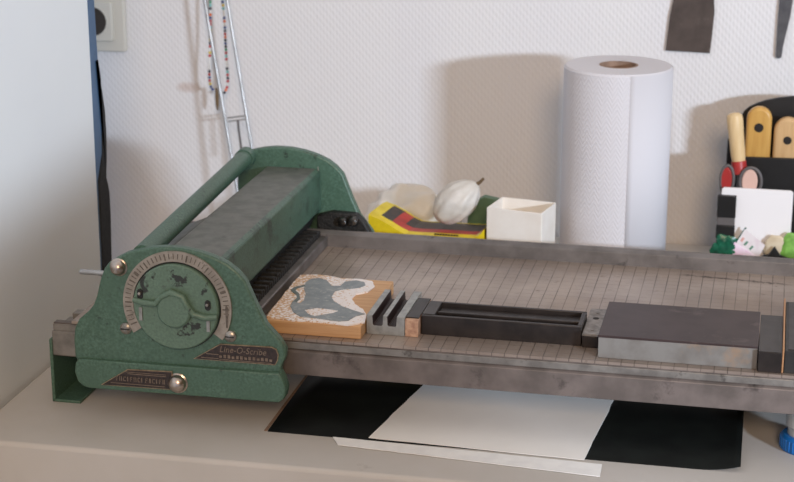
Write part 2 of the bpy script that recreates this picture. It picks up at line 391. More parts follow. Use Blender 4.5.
# dial
DC = (-.5389, .1211)
rg = MB()
a0, a1 = -35, 214
o_, i_ = arc(*DC, .0537, a0, a1, 64), arc(*DC, .0436, a0, a1, 64)
rg.prism(o_+i_[::-1], 1.4758, 1.4782)
for k in range(46):
    a = math.radians(a0+9+(a1-a0-18)*k/45); r0 = .0462 if k % 5 else .0450; w = .00035 if k % 5 else .0006
    if k in (9, 33): w = .0013
    c_, s2 = math.cos(a), math.sin(a); P = []
    for r, t in ((r0, -w), (.0515, -w), (.0515, w), (r0, w)): P.append((DC[0]+r*c_-t*s2, DC[1]+r*s2+t*c_))
    if k > 3: rg.prism(P, 1.4753, 1.476, mi=1)
# pointer wedge on the right of the scale
rg.prism([(DC[0]+.0485, DC[1]+.0045), (DC[0]+.0508, DC[1]+.001), (DC[0]+.0496, DC[1]-.018), (DC[0]+.0482, DC[1]-.018), (DC[0]+.0478, DC[1]+.001)], 1.4751, 1.476, mi=1)
rg.build('scale_ring', ['scale', 'tick'], np_)['label'] = 'etched scale ring with tick marks'
dl = MB()
dl.lathe((DC[0], 1.4775, DC[1]), [(.0432, 0), (.0432, -.0012), (.0424, -.0012)], 'y', 64, mi=1, cap=False)
dl.lathe((DC[0], 1.478, DC[1]), [(.0420, 0), (.0420, -.0052), (.0408, -.0066), (.0250, -.0066), (.0175, -.0074), (0, -.0076)], 'y', 64)
# hub and the two-armed finger bar
dl.lathe((DC[0], 1.4706, DC[1]-.002), [(.0168, .002), (.0168, -.0035), (.0150, -.0056), (0, -.0062)], 'y', 40)
dl.tube([(DC[0]-.041, 1.4702, DC[1]+.0052), (DC[0]-.030, 1.4695, DC[1]+.0032), (DC[0]-.018, 1.468, DC[1]+.0035), (DC[0]-.012, 1.467, DC[1]+.011), (DC[0]-.002, 1.466, DC[1]+.0165), (DC[0]+.009, 1.466, DC[1]+.013), (DC[0]+.0135, 1.467, DC[1]+.003), (DC[0]+.019, 1.468, DC[1]-.0045), (DC[0]+.030, 1.4695, DC[1]-.0075), (DC[0]+.0415, 1.4702, DC[1]-.0060)], [.0026, .0032, .003, .003, .0032, .003, .003, .003, .0032, .0026], 10)
for sx, dz in ((-.0345, .011), (.0322, .0045)):
    dl.prism(rrect(DC[0]+sx-.0028, DC[0]+sx+.0028, DC[1]+dz-.005, DC[1]+dz+.005, .0026), 1.4706, 1.4716, mi=1)
    dl.lathe((DC[0]+sx, 1.4712, DC[1]+dz+.001), [(.0015, 0), (.0015, -.003), (0, -.0035)], 'y', 12, mi=2)
    dl.box(DC[0]+sx-.0016, DC[0]+sx+.0016, 1.4702, 1.4716, DC[1]+dz-.026, DC[1]+dz-.013, mi=2)
dl.build('dial', ['green_dial', 'black', 'screw'], np_)
for (x, z, r, nm) in ((-.5962, .1551, .0078, 'acorn_nut'), (-.5402, .0442, .0090, 'acorn_nut')):
    y = 1.4785 if z > .1 else 1.4745
    MB().lathe((x, y, z), [(r*1.12, 0), (r*1.12, -.0012), (r*.97, -.002), (r*.93, -.0045), (r*.75, -.0072), (r*.42, -.009), (0, -.0096)], 'y', 28).build(nm, 'chrome', np_)
for (x, z) in ((-.5915, .0943), (-.4875, .0944)):
    b = MB().lathe((x, 1.4785, z), [(.0058, 0), (.0058, -.0022), (.0044, -.0036), (0, -.0042)], 'y', 24)
    b.box(x-.0045, x+.0045, 1.4740, 1.4748, z-.0005, z+.0005, mi=1, rot=0)
    b.build('screw', ['screw', 'black'], np_)
# name plates: brass border, black field, raised brass lettering
def text_mesh(txt, size, x, z, y, squash=1., shear=0.):
    cu = bpy.data.curves.new('t', 'FONT'); cu.body = txt; cu.size = size; cu.extrude = .0003; cu.align_x = 'LEFT'; cu.shear = shear; cu.space_character = 1.05
    o = bpy.data.objects.new('t', cu); me = bpy.data.meshes.new_from_object(o)
    pts = [(x+v.co.x*squash, y-v.co.z, z+v.co.y) for v in me.vertices]; fs = [tuple(p.vertices) for p in me.polygons]
    bpy.data.objects.remove(o); bpy.data.curves.remove(cu); bpy.data.meshes.remove(me)
    return pts, fs
def add_mesh(mb, d, mi):
    pts, fs = d; vs = [mb.bm.verts.new(p) for p in pts]
    for f in fs: mb.face([vs[i] for i in f], mi)
def inset(poly, d):
    n = len(poly); o = []
    for i in range(n):
        p0, p1, p2 = Vector(poly[i-1]), Vector(poly[i]), Vector(poly[(i+1) % n])
        e1, e2 = (p1-p0).normalized(), (p2-p1).normalized(); n1, n2 = Vector((-e1.y, e1.x)), Vector((-e2.y, e2.x))
        m = (n1+n2); m = m/max(m.length_squared, 1e-9)*2
        o.append(tuple(p1+m*d*min(1, 2.2/max(m.length, 1e-6))))
    return o
def plate(poly, y, sgn):
    b = MB(); b.prism(poly, y-.0014, y, mi=0); b.prism(inset(poly, sgn*.0008), y-.0017, y-.0012, mi=1); return b
P1 = [(-.5246, .0690), (-.4975, .0862), (-.4472, .0870), (-.4425, .0850), (-.4405, .0795), (-.4415, .0735), (-.4440, .0690)][::-1]
b = plate(P1, 1.478, 1)
add_mesh(b, text_mesh('Line-O-Scribe', .0088, -.4985, .0783, 1.4761, .88, .25), 2)
for k in range(13): b.box(-.4985+.0041*k, -.4985+.0041*k+.0026, 1.4757, 1.4764, .0725, .0757 if k % 3 else .0748, mi=3)
b.box(-.5165, -.4995, 1.4758, 1.4764, .0712, .0718, mi=3); b.box(-.5115, -.4995, 1.4758, 1.4764, .0752, .0759, mi=3); b.box(-.4985, -.4475, 1.4758, 1.4764, .0706, .0712, mi=3)
b.build('name_plate', ['brass', 'plate_black', 'dull_letter', 'dull_letter'], np_)['label'] = 'slanted maker plate with light lettering on black'
P2 = [(-.6180, .0363), (-.5901, .0545), (-.5450, .0560), (-.5450, .0372)][::-1]
b = plate(P2, 1.4738, 1)
random.seed(3)
x = -.6015
for k in range(14):      # worn, unreadable raised characters
    w = random.choice((.0016, .0022, .0026)); h = .0046
    kind = k % 4
    if kind == 0: b.box(x, x+.0007, 1.4716, 1.4722, .0425, .0425+h, mi=2).box(x, x+w, 1.4716, 1.4722, .0425+h-.0008, .0425+h, mi=2).box(x, x+w*.8, 1.4716, 1.4722, .0445, .0452, mi=2)
    elif kind == 1: b.box(x, x+.0007, 1.4716, 1.4722, .0425, .0425+h, mi=2).box(x+w-.0007, x+w, 1.4716, 1.4722, .0425, .0425+h, mi=2)
    elif kind == 2: b.box(x, x+w, 1.4716, 1.4722, .0425, .0432, mi=2).box(x, x+w, 1.4716, 1.4722, .0425+h-.0008, .0425+h, mi=2).box(x, x+.0007, 1.4716, 1.4722, .0425, .0425+h, mi=2)
    else: b.box(x, x+.0009, 1.4716, 1.4722, .0425, .0425+h, mi=2)
    x += w+.0014
b.box(-.590, -.551, 1.4716, 1.4722, .0500, .0507, mi=2); b.box(-.6075, -.553, 1.4716, 1.4722, .0396, .0402, mi=2); b.box(-.592, -.551, 1.4716, 1.4722, .0518, .0523, mi=2)
b.build('name_plate', ['brass', 'plate_black', 'dull_letter'], np_)['label'] = 'lower slanted plate of worn raised lettering beside the big nut'
# handle bar, body, roller
hb = MB().tube([(-.5755, 1.4870, .1658), (-.5820, 1.8420, .1760)], .0098, 24)
hb.tube([(-.58175, 1.828, .1756), (-.5820, 1.842, .1760)], .0112, 24)
hb.build('handle_bar', 'green', pr)
bd = MB()
bd.prism([(-.5580, .166), (-.5010, .166), (-.4960, .163), (-.4945, .120), (-.4985, .117), (-.5560, .117), (-.5620, .130)], 1.4886, 1.8418)
for f in bd.bm.faces:
    pass
bdo = bd.build('carriage_cover', ['green_grimy', 'green_worn'], pr, bevel=.0015)
for p in bdo.data.polygons:
    if p.normal.z > .9: p.material_index = 1
MB().prism([(-.604, .140), (-.562, .158), (-.5585, .158), (-.5585, .150), (-.604, .132)], 1.4886, 1.664).build('cover_ledge', 'green_worn', pr, bevel=.001)
MB().lathe((-.530, 1.4886, .1155), [(.010, 0), (.010, .012), (.0285, .012), (.0285, .341), (.010, .341), (.010, .353)], 'y', 40).build('roller', 'rubber', pr)
rk = MB()
for k in range(40): 
    y = 1.520+.0071*k; rk.box(-.5045, -.4865, y, y+.0045, .0982, .1075-.002*(k % 2))
rk.box(-.5045, -.4870, 1.5175, 1.806, .0982, .1035)
rk.build('rack', 'rubber', pr, bevel=.0006)
for x, z in ((-.4668, .1095), (-.4545, .1110)):
    MB().lathe((x, 1.831, z), [(.0058, 0), (.0058, -.005), (.0045, -.008), (0, -.009)], 'y', 20).build('bolt', 'bolt_steel', pr, bevel=.0006)
MB().prism([(-.498, .088), (-.4320, .088), (-.437, .099), (-.443, .110), (-.452, .1185), (-.480, .1195), (-.498, .114)], 1.8305, 1.8418).build('bearing_block', 'rubber', pr, bevel=.002)
MB().lathe((-.6155, 1.483, .1462), [(.0001, -.022), (.0022, -.022), (.0025, -.020), (.0025, .006)], 'x', 14).build('lever_pin', 'zinc', pr)

# ------------------------------------------------------------------ things lying on the bed
ZB = .0862
wb = thing('printing_block', 'carved linocut animal on a pale wooden block at the left end of the bed', 'printing block', (-.419, 1.588, ZB))
wp = [(-.4655, 1.5170), (-.3708, 1.5170), (-.3708, 1.660), (-.4690, 1.660)]
MB().prism(wp, ZB, .0992, 'z').build('block', 'wood', wb, bevel=.0008)
def edge_noise(poly, amp, per=4):
    o = []; n = len(poly)
    for i in range(n):
        a, c = Vector(poly[i]), Vector(poly[(i+1) % n])
        for k in range(per):
            p = a.lerp(c, k/per); d = noise.noise(Vector((p.x*900, p.y*900, 3)))
            o.append((p.x+amp*d, p.y+amp*noise.noise(Vector((p.x*900, p.y*900, 9)))))
    return o
LI = [(-0.4686, 1.6557), (-0.4527, 1.6612), (-0.4383, 1.6592), (-0.4228, 1.653), (-0.4059, 1.6567), (-0.3915, 1.6522), (-0.3855, 1.6366), (-0.3877, 1.6175), (-0.3978, 1.6074), (-0.399, 1.5938), (-0.3915, 1.5777), (-0.3806, 1.5638), (-0.3733, 1.55), (-0.3693, 1.5269), (-0.3825, 1.5152), (-0.4015, 1.5181), (-0.42, 1.5184), (-0.4381, 1.5172), (-0.4622, 1.5219), (-0.4654, 1.5229), (-0.4668, 1.5581), (-0.4682, 1.5997), (-0.4692, 1.6306)]
FG = [(-0.4562, 1.6316), (-0.4539, 1.6435), (-0.4463, 1.6484), (-0.4368, 1.6422), (-0.4271, 1.6255), (-0.4193, 1.6278), (-0.4177, 1.642), (-0.4079, 1.6486), (-0.3981, 1.6445), (-0.3948, 1.6364), (-0.3988, 1.6274), (-0.407, 1.6212), (-0.4147, 1.6171), (-0.4201, 1.6104), (-0.419, 1.5924), (-0.4123, 1.5778), (-0.4006, 1.5652), (-0.3849, 1.5548), (-0.3745, 1.5486), (-0.3815, 1.5409), (-0.3853, 1.5266), (-0.3935, 1.5226), (-0.403, 1.5238), (-0.4128, 1.5261), (-0.4224, 1.5273), (-0.4326, 1.5273), (-0.4424, 1.5376), (-0.4513, 1.5557), (-0.4518, 1.5691), (-0.4443, 1.566), (-0.4427, 1.5752), (-0.4463, 1.5954), (-0.4529, 1.6123)]
F2 = [(-0.4648, 1.6048), (-0.4628, 1.6151), (-0.4546, 1.6244), (-0.4533, 1.6209), (-0.4597, 1.6108), (-0.4599, 1.6046), (-0.4522, 1.5929), (-0.4478, 1.58), (-0.4485, 1.5639), (-0.4484, 1.5535), (-0.4513, 1.5557), (-0.4527, 1.5689), (-0.4515, 1.5822), (-0.4546, 1.5906), (-0.4626, 1.601)]
F3 = [(-0.4336, 1.5464), (-0.4241, 1.5542), (-0.4106, 1.5532), (-0.4017, 1.5511), (-0.4045, 1.5437), (-0.4139, 1.5371), (-0.4198, 1.5313), (-0.4262, 1.5344)]
lw = MB().prism(edge_noise(LI, .0012), .0992, .1006, 'z').build('linoleum', 'lino_white', wb); lw['label'] = 'whitish carved lino ground'
f = MB().prism(edge_noise(FG, .0006, 3), .1006, .1013, 'z').build('figure', 'lino_grey', wb); f['label'] = 'raised grey animal figure'
f2 = MB().prism(edge_noise(F2, .0005, 2), .1006, .1012, 'z').build('figure_outline', 'lino_dark', wb)
f3 = MB().prism(edge_noise(F3, .001, 3), .1013, .10145, 'z').build('belly_patch', 'lino_white', wb)

et = thing('grooved_furniture', 'light grey metal spacer with two deep grooves right of the wooden block', 'metal spacer', (-.351, 1.57, ZB))
z1, zg = .1052, .0955
prof = [(-.3695, ZB), (-.3322, ZB), (-.3322, z1), (-.3395, z1)]+arc(-.3440, zg+.003, .0035, 0, -180, 6)[0:0]
prof = [(-.3695, ZB), (-.3322, ZB), (-.3322, z1), (-.3400, z1), (-.3405, zg+.001), (-.3415, zg), (-.3475, zg), (-.3485, zg+.001), (-.3490, z1), (-.3535, z1), (-.3540, zg+.001), (-.3550, zg), (-.3620, zg), (-.3630, zg+.001), (-.3635, z1), (-.3695, z1)]
mb = MB().prism(prof, 1.5345, 1.615)
for fc in mb.bm.faces:
    c = fc.calc_center_median()
    if abs(fc.normal.y) < .5 and c.z < z1-.0005 and c.z > ZB+.0005 and -.3634 < c.x < -.3401 and len(fc.verts) == 4: fc.material_index = 1  # faces inside the grooves get a dark reddish brown
mb.build('grooved_body', ['alu', 'groove'], et, bevel=.0003, seg=1)
rg_ = thing('reglet', 'small wooden reglet with pale end grain between the grooved spacer and black frame', 'wooden spacer', (-.325, 1.565, ZB))
MB().box(-.3318, -.3190, 1.5345, 1.598, ZB, .1035).build('stick', 'end_grain', rg_, bevel=.0005)
MB().box(-.3316, -.3192, 1.539, 1.5978, .1035, .1045).build('inked_top', 'black_steel', rg_)['label'] = 'ink-blackened top'

bf = thing('metal_furniture', 'long black hollow metal furniture lying in the middle of the bed', 'metal spacer', (-.241, 1.567, ZB))
b = MB().box(-.3180, -.1645, 1.544, 1.5485, ZB, .1052).box(-.3180, -.1645, 1.586, 1.590, ZB, .1052).box(-.3180, -.3060, 1.5485, 1.586, ZB, .1052).box(-.1690, -.1645, 1.5485, 1.586, ZB, .1052).box(-.3060, -.169, 1.5485, 1.586, ZB, .1010)
b.box(-.3060, -.169, 1.561, 1.564, .1010, .1040)
b.build('hollow_frame', 'black_steel', bf, bevel=.0006)
MB().box(-.3178, -.3062, 1.5484, 1.5861, .1052, .1057).build('end_cap', 'black_top', bf)

qn = thing('quoin', 'small dark metal quoin with a key hole left of the plum block', 'locking quoin', (-.156, 1.578, ZB))
MB().box(-.1635, -.1480, 1.541, 1.616, ZB, .0975).build('wedge_body', 'black_steel', qn, bevel=.0008)
MB().box(-.1638, -.1476, 1.5405, 1.6165, .0975, .0998).build('top_plate', 'quoin', qn, bevel=.0005)
MB().lathe((-.1556, 1.587, .0996), [(.0030, 0), (.0030, .0004)], 'z', 20).build('key_hole', 'hole', qn)
for y in (1.553, 1.603): MB().lathe((-.1556, y, .0996), [(.0016, 0), (.0016, .0006)], 'z', 14).build('rivet', 'quoin', qn)

pb = thing('printing_block', 'long printing block with a plum brown top and pale grey stained side', 'printing block', (-.074, 1.566, ZB))
MB().box(-.1460, -.0020, 1.517, 1.616, ZB, .1060).build('mount', 'mount', pb, bevel=.0005)['label'] = 'pale grey mount stained tan at one end'
MB().box(-.1462, -.0018, 1.5168, 1.6162, .1060, .1082).build('printing_plate', 'plum', pb, bevel=.0004)['label'] = 'plum brown plate'

b2 = thing('metal_furniture', 'short black metal furniture against the right end of the plum block', 'metal spacer', (.009, 1.562, ZB))
MB().box(-.0012, .0195, 1.511, 1.614, ZB, .1058).build('body', 'black_steel', b2, bevel=.0005)
MB().box(-.0011, .0194, 1.5112, 1.6138, .1058, .1062).build('grey_top', 'black_top', b2)['label'] = 'greyer top'  # thin top layer in a lighter grey than the body
ws = MB().box(.0198, .0214, 1.513, 1.660, ZB, .1090).build('wooden_strip', 'tan_wood', loc=(.021, 1.585, ZB), bevel=.0003)
tag(ws, 'thin tan wooden strip on edge between the black and grey metal pieces', 'wooden spacer')
g3 = thing('metal_furniture', 'grey metal furniture cut off by the right edge of the photo', 'metal spacer', (.045, 1.585, ZB))
MB().box(.0218, .066, 1.513, 1.655, ZB, .1075).build('body', 'dark_steel', g3, bevel=.0006)
MB().box(.0245, .064, 1.516, 1.652, .1075, .1082).build('top_face', 'black_top', g3, bevel=.0002)

# ------------------------------------------------------------------ sheets under the press
def sheet(name, label, cat, poly, z, th, m, curl=None, rough_edge=0):
    b = MB(); P = edge_noise(poly, rough_edge, 14) if rough_edge else poly
    b.prism(P, z, z+th, 'z')
    return tag(b.build(name, m, loc=(sum(p[0] for p in poly)/len(poly), sum(p[1] for p in poly)/len(poly), z), smooth=False), label, cat)
# black sheet with a right edge that curls up a little
nx = 24; rows = []
for i in range(2):
    pass
b = MB(); X0, X1 = -.4536, -.0108
def mz(x): return .0008+(.006*((x-(-.05))/.039)**2 if x > -.05 else 0)
tp = []; 
for y0, y1 in ((1.4790, 1.76),):
    for k in range(nx+1):
        x = X0+(X1-X0)*k/nx if k < nx-6 else -.05+(X1+.05)*(k-(nx-6))/6
        tp.append((x+.001*0, y0, mz(x), y1))
b.grid([[(x, y0, z) for x, y0, z, y1 in tp], [(x-.002, y1, z) for x, y0, z, y1 in tp]])
tag(b.build('black_sheet', 'mat_black', loc=(-.23, 1.62, 0), solid=.0008), 'black sheet lying on the table under the press', 'sheet')
sheet('backing_sheet', 'brown card edge showing at the left of the black sheet', 'sheet', [(-.4575, 1.480), (-.4545, 1.480), (-.4545, 1.75), (-.4575, 1.75)], 0, .0006, 'card_brown')
sheet('paper_sheet', 'white sheet of paper lying on the black sheet under the press', 'paper', [(-.3555, 1.4825), (-.1510, 1.4745), (-.1345, 1.690), (-.322, 1.698)], .0010, .0006, 'paper', rough_edge=.0012)
# deckled strip in front: a slightly waved narrow sheet
b = MB(); rows = [[], [], []]
for k in range(41):
    t = k/40; x = -.3883+t*(.2545); yb = 1.4751-.0085*t+.0008*noise.noise(Vector((t*20, 0, 1))); yf = 1.4601-.0185*t+.0009*noise.noise(Vector((t*22, 5, 1)))
    x2 = -.3795+t*.2466
    h = .0019+.0012*noise.noise(Vector((t*4, 2, 0)))**2
    rows[0].append((x2, yf, .0014)); rows[1].append(((x+x2)/2, (yf+yb)/2, .0017)); rows[2].append((x, yb, .0024))
tag(MB.grid(b, rows).build('paper_strip', 'paper_strip', loc=(-.26, 1.463, 0), solid=.0007, recalc=False, smooth=False), 'narrow deckled white paper strip along the front of the white sheet', 'paper')

# ------------------------------------------------------------------ blue capped bottle
bt = thing('small_bottle', 'small bottle standing on its blue cap below the front rail', 'bottle', (.046, 1.5490, 0))
b = MB(); n = 36
prof = [(.0215, 0), (.0225, .002), (.0225, .0125), (.0205, .015), (0, .015)]
b.lathe((.046, 1.5490, 0), prof, 'z', 40)
for k in range(36):
    a = 2*PI*k/36; b.box(.046+.0225*math.cos(a)-.0006, .046+.0225*math.cos(a)+.0006, 1.5490+.0225*math.sin(a)-.0006, 1.5490+.0225*math.sin(a)+.0006, .002, .0125)
b.build('cap', 'blue_cap', bt, bevel=.0004)
MB().lathe((.046, 1.5490, 0), [(.0165, .015), (.0165, .022), (.0185, .024), (.0190, .036), (.0170, .045), (0, .046)], 'z', 36).build('bottle_body', 'clear', bt)

# ------------------------------------------------------------------ paper towel roll
tw = thing('paper_towel_roll', 'white paper towel roll standing behind the press', 'paper towel', (-.1800, 2.0, 0))
R = .0628
MB().lathe((-.1800, 2.0, 0), [(.0225, 0), (R-.003, 0), (R, .003), (R, .2655), (R-.002, .268), (.0225, .268), (.0225, 0)], 'z', 96, cap=False).build('paper_roll', 'towel', tw)
MB().lathe((-.1800, 2.0, 0), [(.0200, .001), (.0224, .001), (.0224, .2684), (.0200, .2684), (.0200, .001)], 'z', 48, cap=False).build('cardboard_core', 'card_brown', tw)
# loose outer sheet whose free edge makes a vertical seam
o1 = [(-.1800+(R+.0001+.0002*i/20)*math.cos(math.radians(-72+118*(1-i/20))), 2.0+(R+.0001+.0002*i/20)*math.sin(math.radians(-72+118*(1-i/20)))) for i in range(21)]
MB().grid([[(x, y, .001) for x, y in o1], [(x, y, .2665) for x, y in o1]]).build('loose_sheet', 'towel_plain', tw, solid=.0003)

# ------------------------------------------------------------------ white open box
bx = thing('open_box', 'small open white box between the plastic bag and the paper towel', 'box', (-.2787, 1.924, 0))
rot = math.radians(-10.8); c = (-.2787, 1.924)
def bxp(b, x0, x1, y0, y1, z0, z1, mi=0): return b.box(c[0]+x0, c[0]+x1, c[1]+y0, c[1]+y1, z0, z1, mi, rot, c)
b = MB(); W2, D2, T, H = .0332, .0255, .0016, .1145
bxp(b, -W2, W2, -D2, -D2+T, 0, H); bxp(b, -W2, W2, D2-T, D2, 0, H); bxp(b, -W2, -W2+T, -D2+T, D2-T, 0, H); bxp(b, W2-T, W2, -D2+T, D2-T, 0, H)
b.build('walls', 'box_white', bx, bevel=.0005)
b = MB(); t = T+.0003
bxp(b, -W2+t, W2-t, -D2+t, D2-t, .0, .088)
b.build('filling', 'box_cream', bx)

# ------------------------------------------------------------------ yellow packet, bags, green packet
yp = thing('yellow_packet', 'yellow packet with a black and red picture sagging behind the press', 'packet', (-.385, 1.935, 0))
st = [(-.4545, .0985), (-.443, .0945), (-.430, .088), (-.419, .0815), (-.410, .0775), (-.398, .0770), (-.380, .0775), (-.360, .0775), (-.340, .0775), (-.330, .0780), (-.322, .0835), (-.3175, .0905)]
rowy = [(1.900, -1), (1.900, 0), (1.906, .001), (1.9105, .0015), (1.925, .0015), (1.945, .002), (1.956, .001), (1.962, 0), (1.962, -1)]
rows = []
for y, dz in rowy:
    rows.append([(x+ (0 if dz < 0 else .008*(y-1.9)/.06), y, (0.004 if dz < 0 else z+dz)) for x, z in st])
def ymi(i, j):
    if i in (3, 4, 5) and 1 <= j <= 9:
        if j == 1: return 2
        if j == 2: return 1
        return 1 if i == 3 else 2
    return 0
b = MB().grid(rows, ymi)
b.box(-.4525, -.3195, 1.903, 1.959, .0, .004)
b.build('packet_body', ['yellow', 'red', 'print_black'], yp, smooth=False, recalc=True)
b = MB()
for k in range(9): b.box(-.377+.0032*k, -.377+.0032*k+.0023, 1.9035, 1.9060, .0781, .0795)
b.build('print_line', 'print_black', yp)['label'] = 'row of tiny dark print'
b = MB()
for x0, x1 in ((-.373, -.348),): b.box(x0, x1, 1.8992, 1.9, .066, .0715)
b.build('dark_print', 'print_black', yp)

def crump(seed, amp, fr=2.2):
    def f(p):
        d = 1+amp*noise.noise(p*fr+Vector((seed, 0, 0)))+amp*.6*noise.noise(p*fr*2.7+Vector((0, seed, 0)))-amp*.5*abs(noise.noise(p*fr*1.7+Vector((0, 0, seed))))
        return p*d
    return f
pg = MB()
pg.ell((-.425, 2.008, .053), (.058, .038, .0505), 0, 5, crump(4, .20, 1.3))
lowz = min(v.co.z for v in pg.bm.verts)
bmesh.ops.translate(pg.bm, verts=pg.bm.verts, vec=(0, 0, -lowz))
tag(pg.build('plastic_bag', 'film', loc=(-.425, 2.008, 0)), 'crumpled cream plastic bag lying behind the yellow packet', 'bag')
tb_ = thing('tied_bag', 'white plastic bag twisted shut with brown twine on the yellow packet', 'bag', (-.357, 1.932, .08))
b = MB(); ax = Vector((.66, .05, .62)).normalized()
ctr = Vector((-.3560, 1.932, .1120)); q = Vector((0, 0, 1)).rotation_difference(ax).to_matrix()
def pear(p):
    t = p.z; w = (1.0 if t < 0 else 1-.18*t*t)*(1+.05*noise.noise(p*3)); r = 1+.035*math.sin(9*math.atan2(p.y, p.x)+2*t)
    return Vector((p.x*w*r, p.y*w*r, t))
b.ell(ctr, (.0215, .021, .0325), 0, 5, pear, q)
b.build('bag', 'film_white', tb_)
e0 = ctr+ax*.0315
MB().tube([e0, e0+Vector((.004, 0, .003)), e0+Vector((.008, 0, .0075))], [.0024, .002, .0016], 10).build('twine', 'twine', tb_)
gp = MB().prism([(-.358, 0), (-.318, 0), (-.316, .101), (-.334, .104), (-.352, .092)], 1.988, 2.000)
tag(gp.build('green_packet', 'green_pack', loc=(-.337, 1.994, 0), bevel=.001), 'green packet standing behind the tied bag and white box', 'packet')

# ------------------------------------------------------------------ tool caddy at the right
cd = thing('tool_caddy', 'black plastic tool caddy with a rounded back at the right of the wall', 'caddy', (.03, 2.08, 0))
back = [(-.055, 0), (.13, 0), (.13, .19)]+[(.045+.085*math.cos(math.radians(a)), .185+.030*math.sin(math.radians(a))) for a in range(10, 175, 11)]+[(-.055, .155)]
MB().prism(back, 2.128, 2.133).build('back_panel', 'plastic_black', cd, bevel=.001)
MB().prism([(-.040, 0), (.13, 0), (.13, .150), (-.033, .1475), (-.040, .142)], 2.078, 2.082).build('front_panel', 'plastic_black', cd, bevel=.001)
for x0, x1, zt in ((-.0575, -.0545, .030), (.127, .130, .10)): MB().box(x0, x1, 2.033, 2.128, 0, zt).build('side_wall', 'plastic_black', cd, bevel=.001)
MB().box(-.0545, .127, 2.033, 2.128, .0, .004).build('tray_floor', 'plastic_black', cd)
MB().prism([(-.0575, 0), (.13, 0), (.13, .040), (.030, .037), (.016, .042), (.0095, .052), (.003, .042), (-.010, .037), (-.0575, .035)], 2.030, 2.033).build('front_lip', 'plastic_black', cd, bevel=.0006)

def flat_handle(name, label, x, w, ztop, y, m, holez, holer):
    t = thing(name, label, 'tool', (x, y, .004))
    pl = [(x-w/2, .06), (x+w/2, .06)]+arc(x, ztop-w/2, w/2, 0, 180, 14)
    MB().prism(pl, y-.007, y+.007).build('handle', m, t, bevel=.004, seg=4)
    MB().lathe((x, y-.0066, holez), [(holer, 0), (holer, -.0007), (holer*.7, -.0008)], 'y', 20).build('hang_hole', 'hole', t)
    MB().prism([(x-w*.3, .006), (x+w*.3, .006), (x+w*.4, .06), (x-w*.4, .06)], y-.001, y+.001).build('blade', 'blade_grey', t)
    return t
flat_handle('wood_handled_tool', 'tool with a golden wooden handle and dark hang hole in the caddy', -.0180, .030, .2045, 2.105, 'handle_wood', .1795, .0056)
flat_handle('wood_handled_tool', 'tool with a paler wooden handle at the right edge of the photo', .0165, .033, .1930, 2.105, 'handle_pale', .1655, .0050)
t = thing('carving_tool', 'carving tool with a cream wooden handle and red collar at the caddy left', 'tool', (-.04, 2.062, .004))
def along(p, q, k): return tuple(Vector(p).lerp(Vector(q), k))
A, B = (-.0390, 2.066, .145), (-.0475, 2.070, .203)
MB().tube([along(A, B, k) for k in (0, .08, .3, .6, .85, .94, .985, 1.0)], [.0078, .0085, .0088, .0092, .0098, .0090, .0060, .0012], 24).build('handle', 'handle_cream', t)
C_ = (-.0365, 2.064, .130)
MB().tube([C_, A], [.0088, .0090], 24).build('collar', 'red_plastic', t)
MB().tube([(-.0345, 2.0635, .008), C_], [.003, .0035], 12).build('shank', 'blade_grey', t)
sc = thing('scissors', 'scissors with grey loop handles, red and pink inside, in front of the caddy', 'scissors', (-.036, 2.056, .004))
for x, w, zc, m, y in ((-.0510, .0150, .1240, 'red_plastic', 2.0590), (-.0235, .0250, .1240, 'pink', 2.0540)):
    pl = [(x+w/2*math.cos(a*PI/16), zc+.0165*math.sin(a*PI/16)*(1.25 if a > 16 else 1)) for a in range(32)]
    MB().tube([(px, y, pz) for px, pz in pl], .0020, 10, closed=True).build('loop', 'grey_plastic', sc)
    k = .74 if m == 'pink' else .88
    MB().prism([(x+(px-x)*k-(.001 if m == 'pink' else .001), zc+(pz-zc)*.88) for px, pz in pl], y-.0018, y+.002).build('loop_filling', m, sc, bevel=.001)
for x0 in (-.046, -.030): MB().prism([(x0, .098), (x0+.004, .098), (-.0365, .008), (-.0385, .008)], 2.0555, 2.0570).build('blade', 'blade_grey', sc)
cw = MB().prism(rrect(-.0565, .0270, .0042, .1165, .004), 2.0465, 2.0505)
tag(cw.build('white_card', 'white_card', loc=(-.015, 2.0485, .0042), bevel=.0008), 'blank white card standing in front of the black caddy', 'card')
cl = thing('binder_clip', 'black clip gripping the left edge of the white card', 'clip', (-.05, 2.046, .06))
MB().box(-.0605, -.0385, 2.0400, 2.0462, .081, .1080).build('clip_body', 'plastic_black', cl, bevel=.0008)
MB().box(-.0600, -.0390, 2.0410, 2.0462, .071, .081).build('spring', 'grey_plastic', cl, bevel=.0008)
MB().box(-.0605, -.0385, 2.0400, 2.0462, .055, .071).build('lower_jaw', 'plastic_black', cl, bevel=.0008)

WZ = .011
gw = MB().ell((-.047, 2.037, .030+WZ), (.017, .004, .022), 0, 4, crump(2, .35, 1.5))
tag(gw.build('green_wrapper', 'green_foil', loc=(-.047, 2.037, .005)), 'crumpled dark green foil at the left end of the caddy tray', 'wrapper')
def up(pts): return [(x, z+WZ) for x, z in pts]
wr = thing('printed_wrapper', 'white wrapper with red and green print slanting in the caddy tray', 'wrapper', (-.02, 2.037, .02))
MB().prism(up([(-.0360, .040), (-.0265, .0590), (-.0020, .0400), (-.0080, .0250), (-.022, -.004)]), 2.0360, 2.0370).build('wrapper_sheet', 'wrap_white', wr)
for nm, pts, m in (('red_print', [(-.0310, .0440), (-.0285, .0485), (-.0262, .0470), (-.0288, .0424)], 'wrap_print'), ('green_print', [(-.0272, .0395), (-.0235, .0442), (-.0215, .0426), (-.0250, .0380)], 'green_print'), ('green_print', [(-.0205, .0345), (-.0170, .0390), (-.0150, .0374), (-.0185, .0330)], 'green_print')):
    MB().prism(up(pts), 2.0355, 2.0361).build(nm, m, wr)
